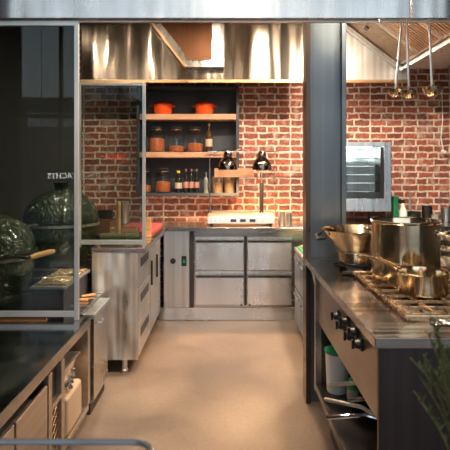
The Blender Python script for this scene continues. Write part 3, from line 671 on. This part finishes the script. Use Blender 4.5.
MB().prism([(1.145, .862), (1.145, .74), (1.40, .862)], .02, .03, 'x').build('gusset', st_front, sv)
kn = Matrix.Rotation(-PI/2, 4, 'Y')
kcount = 0
for (x, y) in ((337, 316), (342, 325), (346, 321.5), (350.5, 336), (354.5, 332), (359, 344)):
    Yk = .49*500/(x-227); z = 1.45-(y-170)*Yk/500
    k_ = MB().lathe([(0, 0), (.026, 0), (.026, .006), (.019, .010), (.015, .026), (0, .028)], n=24, M=Matrix.Translation((.0155, Yk-1.637, z)) @ kn).build('knob', black, sv)
    MB().box(-.022, -.013, Yk-1.637-.004, Yk-1.637+.004, z-.017, z+.017).build('grip', iron, k_)
# burners
bn = thing('burner_grate', 'brassy cast burner grate set under the big stock pot and saucepan', 'burner', (.88, 2.23, .9005))
m = MB()
for k in range(9):
    y = -.40+k*.093; m.box(-.22, .30, y-.006, y+.006, .012, .0245)
for k in range(6):
    x = -.21+k*.10; m.box(x-.006, x+.006, -.40, .35, .010, .0235)
m.build('bars', gold, bn, .0015)
MB().tube([(-.225, -.41, .017), (.305, -.41, .017), (.305, .355, .017), (-.225, .355, .017)], .008, 8, close=True).build('rim', gold, bn)
for (x, y) in ((-.05, -.2), (-.05, .17), (.2, -.2), (.2, .17)): MB().lathe([(0, 0), (.05, 0), (.045, .006), (.02, .009), (0, .009)], (x, y, 0), 24).build('burner_head', iron, bn)
fs = thing('foil_strip', 'crumpled foil lining along the front of the burner grate', 'foil', (.93, 1.795, .9012))
m = MB(); N = 26
vv = [[m.bm.verts.new((-.20+.42*i/N+random.uniform(-.003, .003), -.035+.06*j/4, .012*random.random()+.0005)) for j in range(5)] for i in range(N+1)]
for i in range(N):
    for j in range(4): m.bm.faces.new([vv[i][j], vv[i+1][j], vv[i+1][j+1], vv[i][j+1]])
m.build('foil', foilm, fs)

sp = thing('stock_pot', 'tall shiny stock pot standing on the burner grate', 'pot', (.856, 2.40, .9255))
r = .157; H = .285
MB().lathe([(0, 0), (r-.012, 0), (r-.003, .004), (r, .014), (r, H-.012), (r+.006, H-.004), (r+.006, H), (r+.001, H+.001), (r-.004, H-.008), (r-.005, .02), (0, .016)], n=72).build('pot_body', st_pot, sp)
for s in (-1, 1):
    h = MB().tube([(s*(r-.001), -.035, H-.055), (s*(r+.03), -.033, H-.05), (s*(r+.042), -.015, H-.047), (s*(r+.042), .015, H-.047), (s*(r+.03), .033, H-.05), (s*(r-.001), .035, H-.055)], .0055, 10).build('handle', st_pot, sp)
    for y in (-.035, .035): MB().lathe([(0, 0), (.012, 0), (.010, .007), (0, .009)], n=16, M=Matrix.Translation((s*(r-.003), y, H-.055)) @ Matrix.Rotation(s*PI/2, 4, 'Y')).build('rivet', chrome, h)
sp.rotation_euler.z = -.62
pn = thing('saucepan', 'shallow shiny saucepan with a long handle in front of the stock pot', 'saucepan', (.832, 2.128, .9255))
r = .102; H = .093
MB().lathe([(0, 0), (r-.01, 0), (r-.002, .004), (r, .012), (r, H-.006), (r+.004, H), (r-.001, H+.001), (r-.003, H-.006), (r-.004, .012), (0, .008)], n=64).build('pan_body', st_pot, pn)
e = Vector((.638, 2.43, 1.035))-Vector(pn.location); a0 = Vector((e.x, e.y, 0)).normalized()
h = MB().tube([a0*(r+.001)+Vector((0, 0, H-.03)), a0*(r+.03)+Vector((0, 0, H-.015)), a0*(r+.06)+Vector((0, 0, H-.003)), e*.7+Vector((0, 0, .032)), e], .007, 12, rs=[.008, .007, .0055, .008, .009]).build('handle', st_pot, pn)

fp = thing('flared_pan', 'wide flared steel pan standing beside the column', 'pan', (.742, 2.84, .93))
MB().lathe([(0, 0), (.10, 0), (.112, .008), (.114, .065), (.13, .085), (.205, .182), (.212, .184), (.212, .188), (.20, .186), (.122, .085), (.108, .065), (.105, .012), (0, .006)], n=64).build('pan_body', st_pot, fp)
MB().lathe([(.1145, .058), (.117, .06), (.117, .064), (.1145, .066)], n=48).build('seam', st_in, fp)
MB().tube([(-.205, -.01, .183), (-.19, -.04, .20), (-.165, -.06, .20), (-.15, -.05, .193)], .007, 8).build('hook', brassy, fp)
MB().tube([(-.2, .03, .16), (-.232, .02, .15), (-.232, -.02, .13), (-.19, -.045, .14)], .009, 8).build('handle', iron, fp)
tv = thing('pan_stand', 'black iron stand under the flared pan', 'trivet', (.742, 2.84, .9003))
MB().tube([(.10*math.cos(a*PI/12), .10*math.sin(a*PI/12), .021) for a in range(24)], .0075, 8, close=True).build('ring', iron, tv)
for a in (.5, 2.6, 4.7, 5.6): MB().tube([(.06*math.cos(a), .06*math.sin(a), .02), (.1*math.cos(a), .1*math.sin(a), .013), (.14*math.cos(a), .14*math.sin(a), .0065)], .006, 8).build('leg', iron, tv)
sk = thing('iron_skillet', 'black iron skillet handle lying beside the flared pan', 'skillet', (.96, 2.75, .9005))
sk.location = (.73, 2.585, .9005)
MB().tube([(-.10, .03, .012), (-.03, .01, .012), (.05, -.01, .012)], .008, 8, rs=[.010, .007, .007]).build('handle', iron, sk)
MB().tube([(-.10, .03, .012), (-.125, .037, .010)], .012, 8, rs=[.010, .006]).build('handle_tip', iron, sk)

# bowls at the right edge
bw = None
for k in range(3):
    pos = (1.25, 2.72, .9005+k*.055)
    lab = ['lowest steel bowl of the stack right of the stock pot', 'middle steel bowl of the stack right of the stock pot', 'topmost steel bowl of the stack right of the stock pot'][k]
    if bw is None:
        bw = tag(MB().lathe([(0, 0), (.05, 0), (.09, .03), (.12, .09), (.126, .092), (.118, .094), (.085, .036), (.045, .008), (0, .008)], n=40).build('mixing_bowl', st_in, loc=pos), lab, 'bowl', 'steel bowls on the stove counter')
    else:
        c = bw.copy(); C.objects.link(c); c.location = pos; c['label'] = lab

# shelf contents
bk = thing('white_bucket', 'white plastic tub with a green lid on the stove counter shelf', 'bucket', (.586, 2.66, .2755))
MB().lathe([(0, 0), (.052, 0), (.055, .008), (.062, .205), (0, .205)], n=28).build('tub', ptext, bk)
MB().lathe([(0, .206), (.066, .206), (.067, .222), (.05, .226), (0, .226)], n=28).build('lid', plgreen, bk)
bottle('green_bottle', 0, .2755, .028, .18, plgreen, ptext, cream, 'green bottle with a pale label beside the white tub', y=2.5).location = (.63, 2.50, .2755)
jg = tag(MB().lathe([(0, 0), (.05, 0), (.055, .01), (.055, .30), (.03, .34), (0, .34)], n=24).build('canister', plain('teal_plastic', (.03, .22, .22), .4), loc=(.72, 2.67, .2755)), 'tall teal canister behind the white tub on the shelf', 'canister')
fry = None
for i, (tip, z) in enumerate([((.50, 2.54, .285), .2755), ((.455, 2.27, .325), .3185), ((.60, 2.43, .33), .3615), ((.52, 2.57, .345), .4045)]):
    cx, cy = .83, 2.08; ln = math.hypot(tip[0]-cx, tip[1]-cy)
    f = thing('frying_pan', ['lowest frying pan of the stack on the shelf', 'second frying pan of the stack, handle jutting out over the shelf edge', 'third frying pan of the stack on the shelf', 'topmost frying pan of the stack on the shelf'][i], 'frying pan', (cx, cy, z), math.atan2(tip[1]-cy, tip[0]-cx), 'frying pans stacked on the shelf')
    MB().lathe([(0, 0), (.10, 0), (.115, .012), (.13, .04), (.126, .041), (.11, .014), (.096, .005), (0, .005)], n=40).build('pan_body', iron, f)
    dz = tip[2]-z
    MB().tube([(.127, 0, .032), (.18, 0, .05), (ln*.6, 0, .055+dz*.3), (ln, 0, dz)], .009, 8, rs=[.008, .007, .010, .011]).build('handle', [st, chrome, chrome, st][i], f)

# ---------------------------------------------------------------- oven and counter at the right rear
tag(MB().box(1.0, 3.4, 4.60, 5.497, .895, .93).build('worktop', st_h, None, .004), 'steel worktop under the oven and along the right brick wall', 'worktop')
rb = thing('rear_cabinet', 'steel base cabinet under the oven worktop', 'cabinet', (1.0, 4.66, 0))
MB().box(.02, 2.38, 0, .82, .1, .894).build('body', st_h, rb)
for k in range(4): MB().box(.03+k*.59, .60+k*.59, -.015, -.001, .11, .88).build('door', st_h, rb, .003)
MB().box(.04, 2.36, .04, .8, 0, .099).build('plinth', dark, rb)
ov = thing('combi_oven', 'steel combi oven with a glass door on the rear worktop', 'oven', (.86, 4.68, .931))
ov.location.x = 1.02
oz = lambda y: 1.45-(y-170)*4.68/500-.931; ox = lambda x: X(x, 4.68)-1.02
x1 = ox(391.5); b0_, t0_ = oz(211.5), oz(142)
body = MB(); body.box(0, .02, .05, .7, b0_, t0_).box(x1-.02, x1, .05, .7, b0_, t0_).box(.02, x1-.02, .05, .7, t0_-.03, t0_).box(.02, x1-.02, .05, .7, b0_, b0_+.04).box(.02, x1-.02, .68, .7, b0_+.04, t0_-.03)
body.build('cabinet', st, ov, .003)
dr = MB(); dr.box(0, x1, 0, .049, t0_-.045, t0_).box(0, x1, 0, .049, b0_, b0_+.12).box(0, .06, 0, .049, b0_+.12, t0_-.045).box(ox(384), x1, 0, .049, b0_+.12, t0_-.045)
dd = dr.build('door_frame', steel('oven_frame', (.72, .74, .76), .3), ov, .004)
MB().box(.061, ox(384)-.001, .012, .02, b0_+.121, t0_-.046).build('door_glass', glass, dd)
MB().tube([(ox(381.5), -.03, b0_+.16), (ox(382.5), -.035, b0_+.3), (ox(382.5), -.035, t0_-.18), (ox(381.5), -.03, t0_-.09)], .006, 8).build('door_handle', black, dd)
MB().box(ox(380.5), ox(383.8), .0005, .011, b0_+.125, t0_-.05).build('door_seal', black, dd)
rk = MB()
for z in (.18, .26, .34, .42, .50): 
    if b0_+z < t0_-.06: rk.box(.03, x1-.03, .1, .6, b0_+z, b0_+z+.008)
rk.build('rack', chrome, ov)
lw = plain('oven_lamp', (.9, 1, 1), .3, emis=(.80, .95, 1), estr=10)
MB().box(.1, x1-.1, .3, .34, t0_-.045, t0_-.032).build('oven_lamp', lw, ov)
lamp('oven_light', 'AREA', (1.02+x1/2, 4.68+.3, .931+t0_-.06), 7, (.85, .97, 1), .3)
for x in (.04, x1-.04):
    for y in (.1, .6): MB().lathe([(0, 0), (.02, 0), (.016, .02), (.016, b0_), (0, b0_)], (x, y, 0), 12).build('foot', black, ov)
# clutter along the wall
def cl_at(x, y=5.05): return (X(x, y), y, .931)
gx = tag(MB().box(-.025, .025, -.04, .04, 0, .255).build('plastic_holder', plgreen, None, .006, loc=cl_at(395, 5.05)), 'upright green plastic holder between the oven and the spray bottle', 'holder')
sb = thing('spray_bottle', 'white spray bottle with a black trigger on the rear worktop', 'spray bottle', cl_at(403, 4.95))
MB().lathe([(0, 0), (.04, 0), (.042, .01), (.04, .11), (.016, .16), (.014, .19), (0, .19)], n=24).build('bottle_body', ptext, sb)
MB().box(-.045, .02, -.012, .012, .191, .225).build('trigger_head', black, sb, .004)
MB().tube([(-.02, 0, .19), (-.045, 0, .165), (-.04, 0, .145)], .004, 6).build('trigger', black, sb)
bl = plain('blue_plastic', (.05, .25, .45), .4)
bottle('slim_bottle', 410, .931, .014, .29, palegl, bl, None, 'slim bottle with a blue cap near the right brick wall', y=5.3)
for i, (x, y, r, h, m, lab) in enumerate([(414, 5.0, .065, .10, iron, 'black pot on the rear worktop behind the stock pot'), (427, 5.05, .05, .15, iron, 'tall black canister on the rear worktop'), (436, 4.9, .055, .08, st, 'low steel canister on the rear worktop'), (446, 4.98, .05, .14, st, 'steel canister at the right edge of the photo')]):
    tag(MB().lathe([(0, 0), (r*.9, 0), (r, .012), (r, h), (r*1.06, h+.004), (r*.94, h+.004), (r*.92, .015), (0, .01)], n=24).build('canister', m, loc=cl_at(x, y)), lab, 'canister')
for i, (x, lean) in enumerate([(445, -.45), (449, .35)]):
    k_ = thing('kitchen_whisk', ['left-leaning steel whisk standing in the right canister', 'right-leaning steel whisk standing in the right canister'][i], 'whisk', (X(446, 4.98)+(-.012 if i == 0 else .012), 4.98, .958))
    k_.rotation_euler = (0, lean*.5, 0)
    MB().tube([(0, 0, 0), (0, 0, .14)], .006, 8).build('handle', chrome, k_)
    m = MB()
    for a in range(4): ca_, sa_ = math.cos(a*PI/4), math.sin(a*PI/4); m.tube([(0, 0, .14), (.02*ca_, .02*sa_, .17), (.025*ca_, .025*sa_, .20), (0, 0, .235), (-.025*ca_, -.025*sa_, .20), (-.02*ca_, -.02*sa_, .17), (0, 0, .14)], .0015, 5)
    m.build('wires', chrome, k_)
cd = thing('hanging_cable', 'pale flex with a plug hanging in front of the right brick wall', 'cable', (X(443, 5.40), 5.43, 2.0))
MB().tube([(0, 0, .3), (.01, 0, .0), (-.01, 0, -.2), (.02, 0, -.35)], .005, 8).build('flex', ptext, cd)
MB().tube([(0, 0, -.34), (.04, 0, -.36)], .02, 10, rs=[.016, .02]).build('plug', ptext, cd)
MB().box(-.03, .03, .04, .069, .28, .34).build('outlet', ptext, cd, .004)

# ---------------------------------------------------------------- ladles
def ladle(x0, x1, y1, r, lab, Y):
    a = px(x0, 23.5, Y); b = px(x1, y1, Y)
    t = thing('ladle', lab, 'ladle', tuple(a), group='steel ladles hanging from the canopy')
    d = b-a
    hm = MB(); hm.tube([Vector((0, .0, .012)), Vector((0, -.012, .020)), Vector((0, -.02, .008)), Vector((0, -.01, -.01)), d*.5+Vector((0, -.004, 0)), d], .006, 8, rs=[.004, .004, .004, .006, .0068, .008]); hm.build('handle', st, t)
    MB().lathe([(0, -r*.85), (r*.5, -r*.72), (r*.88, -r*.32), (r, r*.2), (r*.97, r*.2), (r*.83, -r*.25), (r*.45, -r*.64), (0, -r*.76)], tuple(d+Vector((0, -.004, -.03))), 32).build('bowl', st_pot, t)
    MB().tube([d+Vector((0, -.002, .004)), d+Vector((0, r*.9, -.02))], .006, 8).build('neck', st, t)
    return t
ladle(400.5, 396, 86, .042, 'leftmost small steel ladle hanging from the canopy edge', 2.79)
ladle(406, 409, 87, .042, 'middle small steel ladle hanging from the canopy edge', 2.70)
ladle(428.5, 432, 84, .053, 'rightmost and largest steel ladle hanging from the canopy edge', 2.75)
lr = thing('ladle_rail', 'thin steel rail under the canopy front holding the ladles', 'rail', (.9, 2.742, 2.272))
MB().tube([(-.06, 0, 0), (.4, 0, 0)], .004, 8).build('rod', st, lr)
for x in (-.05, .39): MB().tube([(x, 0, 0), (x, .045, .0), (x, .052, .022)], .004, 8).build('bracket', st, lr)

# ---------------------------------------------------------------- foreground pass with rosemary and acrylic tray
for (xc, hw, lab) in ((-.26, .22, 'small wooden side table under the clear acrylic box'), (.37, .13, 'small wooden side table under the potted rosemary')):
    tt = thing('side_table', lab, 'table', (xc, .56, 0))
    MB().box(-hw, hw, -.16, .18, .915, .94).build('tabletop', wshelf, tt, .004)
    for x in (-hw+.03, hw-.03):
        for y in (-.13, .15): MB().box(x-.012, x+.012, y-.012, y+.012, 0, .914).build('leg', wshelf, tt)
at = thing('acrylic_box', 'clear acrylic display box with rounded rim at the bottom left', 'box', (0, 0, .941))
def rr(x0, x1, y0, y1, r, z, n=8):
    P = []
    for cx, cy, a0 in ((x1-r, y1-r, 0), (x0+r, y1-r, 90), (x0+r, y0+r, 180), (x1-r, y0+r, 270)):
        for k in range(n+1): a = math.radians(a0+90*k/n); P.append(Vector((cx+r*math.cos(a), cy+r*math.sin(a), z)))
    return P
x0, x1, y0, y1 = -.42, X(157, .6), .42, .6; zt = 1.45-(441-170)*.6/500-.941
m = MB()
A = [m.bm.verts.new(p) for p in rr(x0, x1, y0, y1, .03, 0)]; B = [m.bm.verts.new(p) for p in rr(x0, x1, y0, y1, .03, zt-.004)]
Ai = [m.bm.verts.new(p) for p in rr(x0+.004, x1-.004, y0+.004, y1-.004, .026, .004)]; Bi = [m.bm.verts.new(p) for p in rr(x0+.004, x1-.004, y0+.004, y1-.004, .026, zt-.004)]
n_ = len(A)
for i in range(n_):
    j = (i+1) % n_; m.bm.faces.new([A[i], A[j], B[j], B[i]]); m.bm.faces.new([Ai[j], Ai[i], Bi[i], Bi[j]]); m.bm.faces.new([B[i], B[j], Bi[j], Bi[i]])
m.bm.faces.new(A); m.bm.faces.new(Ai)
m.build('walls', acryl, at)
MB().tube(rr(x0+.002, x1-.002, y0+.002, y1-.002, .028, zt), .0035, 8, close=True).build('rim', plain('polished_acrylic_rim', (.28, .32, .36), .08, .4, coat=1), at)

rm = thing('potted_rosemary', 'blurred green rosemary plant in a pot at the lower right corner', 'plant', (.350, .70, .941))
MB().lathe([(0, 0), (.038, 0), (.047, .045), (.051, .045), (.051, .052), (.043, .052), (.040, .02), (0, .015)], n=28).build('pot', terra, rm)
MB().lathe([(0, .036), (.040, .036), (.040, .040), (0, .042)], n=20).build('soil', trunkm, rm)
sm_ = MB(); lm = MB()
for k in range(52):
    a = random.uniform(0, 2*PI); b = random.uniform(.0, .04); h = random.uniform(.09, .21) if k > 2 else [.165, .17, .20][k]
    ln = random.uniform(.02, .075); dx = math.cos(a)*ln; dy = math.sin(a)*ln*.7
    if k < 2: dx = [-.10, -.07][k]; dy = 0
    pts = [Vector((math.cos(a)*b*.8+dx*t_*t_, math.sin(a)*b*.8+dy*t_*t_, .041+(h+.04)*t_)) for t_ in [j/8 for j in range(9)]]
    sm_.tube(pts, .0012, 5)
    for j in range(int(h*330)):
        t_ = random.uniform(.12, 1); q = t_*8; i0 = min(int(q), 7); p = pts[i0].lerp(pts[i0+1], q-i0)
        b_ = random.uniform(0, 2*PI); d = Vector((math.cos(b_)*.7, math.sin(b_)*.7, .9)).normalized(); s_ = d.cross(Vector((0, 0, 1))).normalized()*.0011; l_ = random.uniform(.007, .013)
        v = [lm.bm.verts.new(c) for c in (p-s_, p+s_, p+d*l_+s_*.5, p+d*l_-s_*.5)]; v2 = [lm.bm.verts.new(Vector(c.co)+s_.cross(d).normalized()*.0007) for c in v]
        lm.bm.faces.new(v); lm.bm.faces.new(v2[::-1])
        for q_ in range(4): lm.bm.faces.new([v[q_], v[(q_+1) % 4], v2[(q_+1) % 4], v2[q_]])
sm_.build('stems', stemm, rm); lm.build('leaves', leafm, rm)

# ---------------------------------------------------------------- signs by the street front, seen mirrored in the screens
def sign(kind, Xc, Y, Z, size, col, strg, lab):
    t = thing('hanging_sign', lab, 'sign', (Xc, Y, Z))
    mt = plain('sign_glow_'+kind, col, .5, emis=col, estr=strg)
    if kind == 'white':
        cu = bpy.data.curves.new('letters', 'FONT'); cu.body = 'YACHTS'; cu.size = size; cu.align_x = 'CENTER'; cu.align_y = 'CENTER'; cu.extrude = .01
        tmp = bpy.data.objects.new('letters', cu); C.objects.link(tmp); bpy.context.view_layer.update()
        me = bpy.data.meshes.new_from_object(tmp.evaluated_get(bpy.context.evaluated_depsgraph_get())); bpy.data.objects.remove(tmp)
        me.materials.clear(); me.materials.append(mt)
        o = bpy.data.objects.new('letters', me); C.objects.link(o); o.parent = t; o.rotation_euler = (PI/2, 0, PI)
    else:   # out-of-focus neon: separate strokes too blurred to read
        m = MB(); x = -.30
        for wd, z0, z1 in ((.03, .03, .06), (.015, -.02, .06), (.012, -.06, .05), (.05, -.06, .06), (.03, -.06, .06), (.012, -.06, .06), (.04, -.02, .06), (.012, -.06, .06), (.04, -.05, .04), (.04, .0, .04), (.04, .0, .05)):
            m.box(x, x+wd, 0, .01, z0, z1); x += wd+.022
        m.build('neon_strokes', mt, t).rotation_euler = (0, 0, PI)
    MB().box(-.4, .4, -.05, -.03, size*.55, size*.6).build('rail', iron, t)
    for x in (-.38, .38): MB().tube([(x, -.04, size*.6), (x, -.04, 6.19-Z)], .006, 6).build('hanger', iron, t)
    return t
sign('white', X(63, 8.9), -3.2, 1.45-(176-170)*8.9/500, .14, (1, 1, 1), 12, 'white letter sign hanging at the glazed street front')
sign('red', X(113, 10.5), -3.4, 1.45-(157-170)*10.5/500, .13, (1, .05, .04), 30, 'red neon sign hanging at the glazed street front')
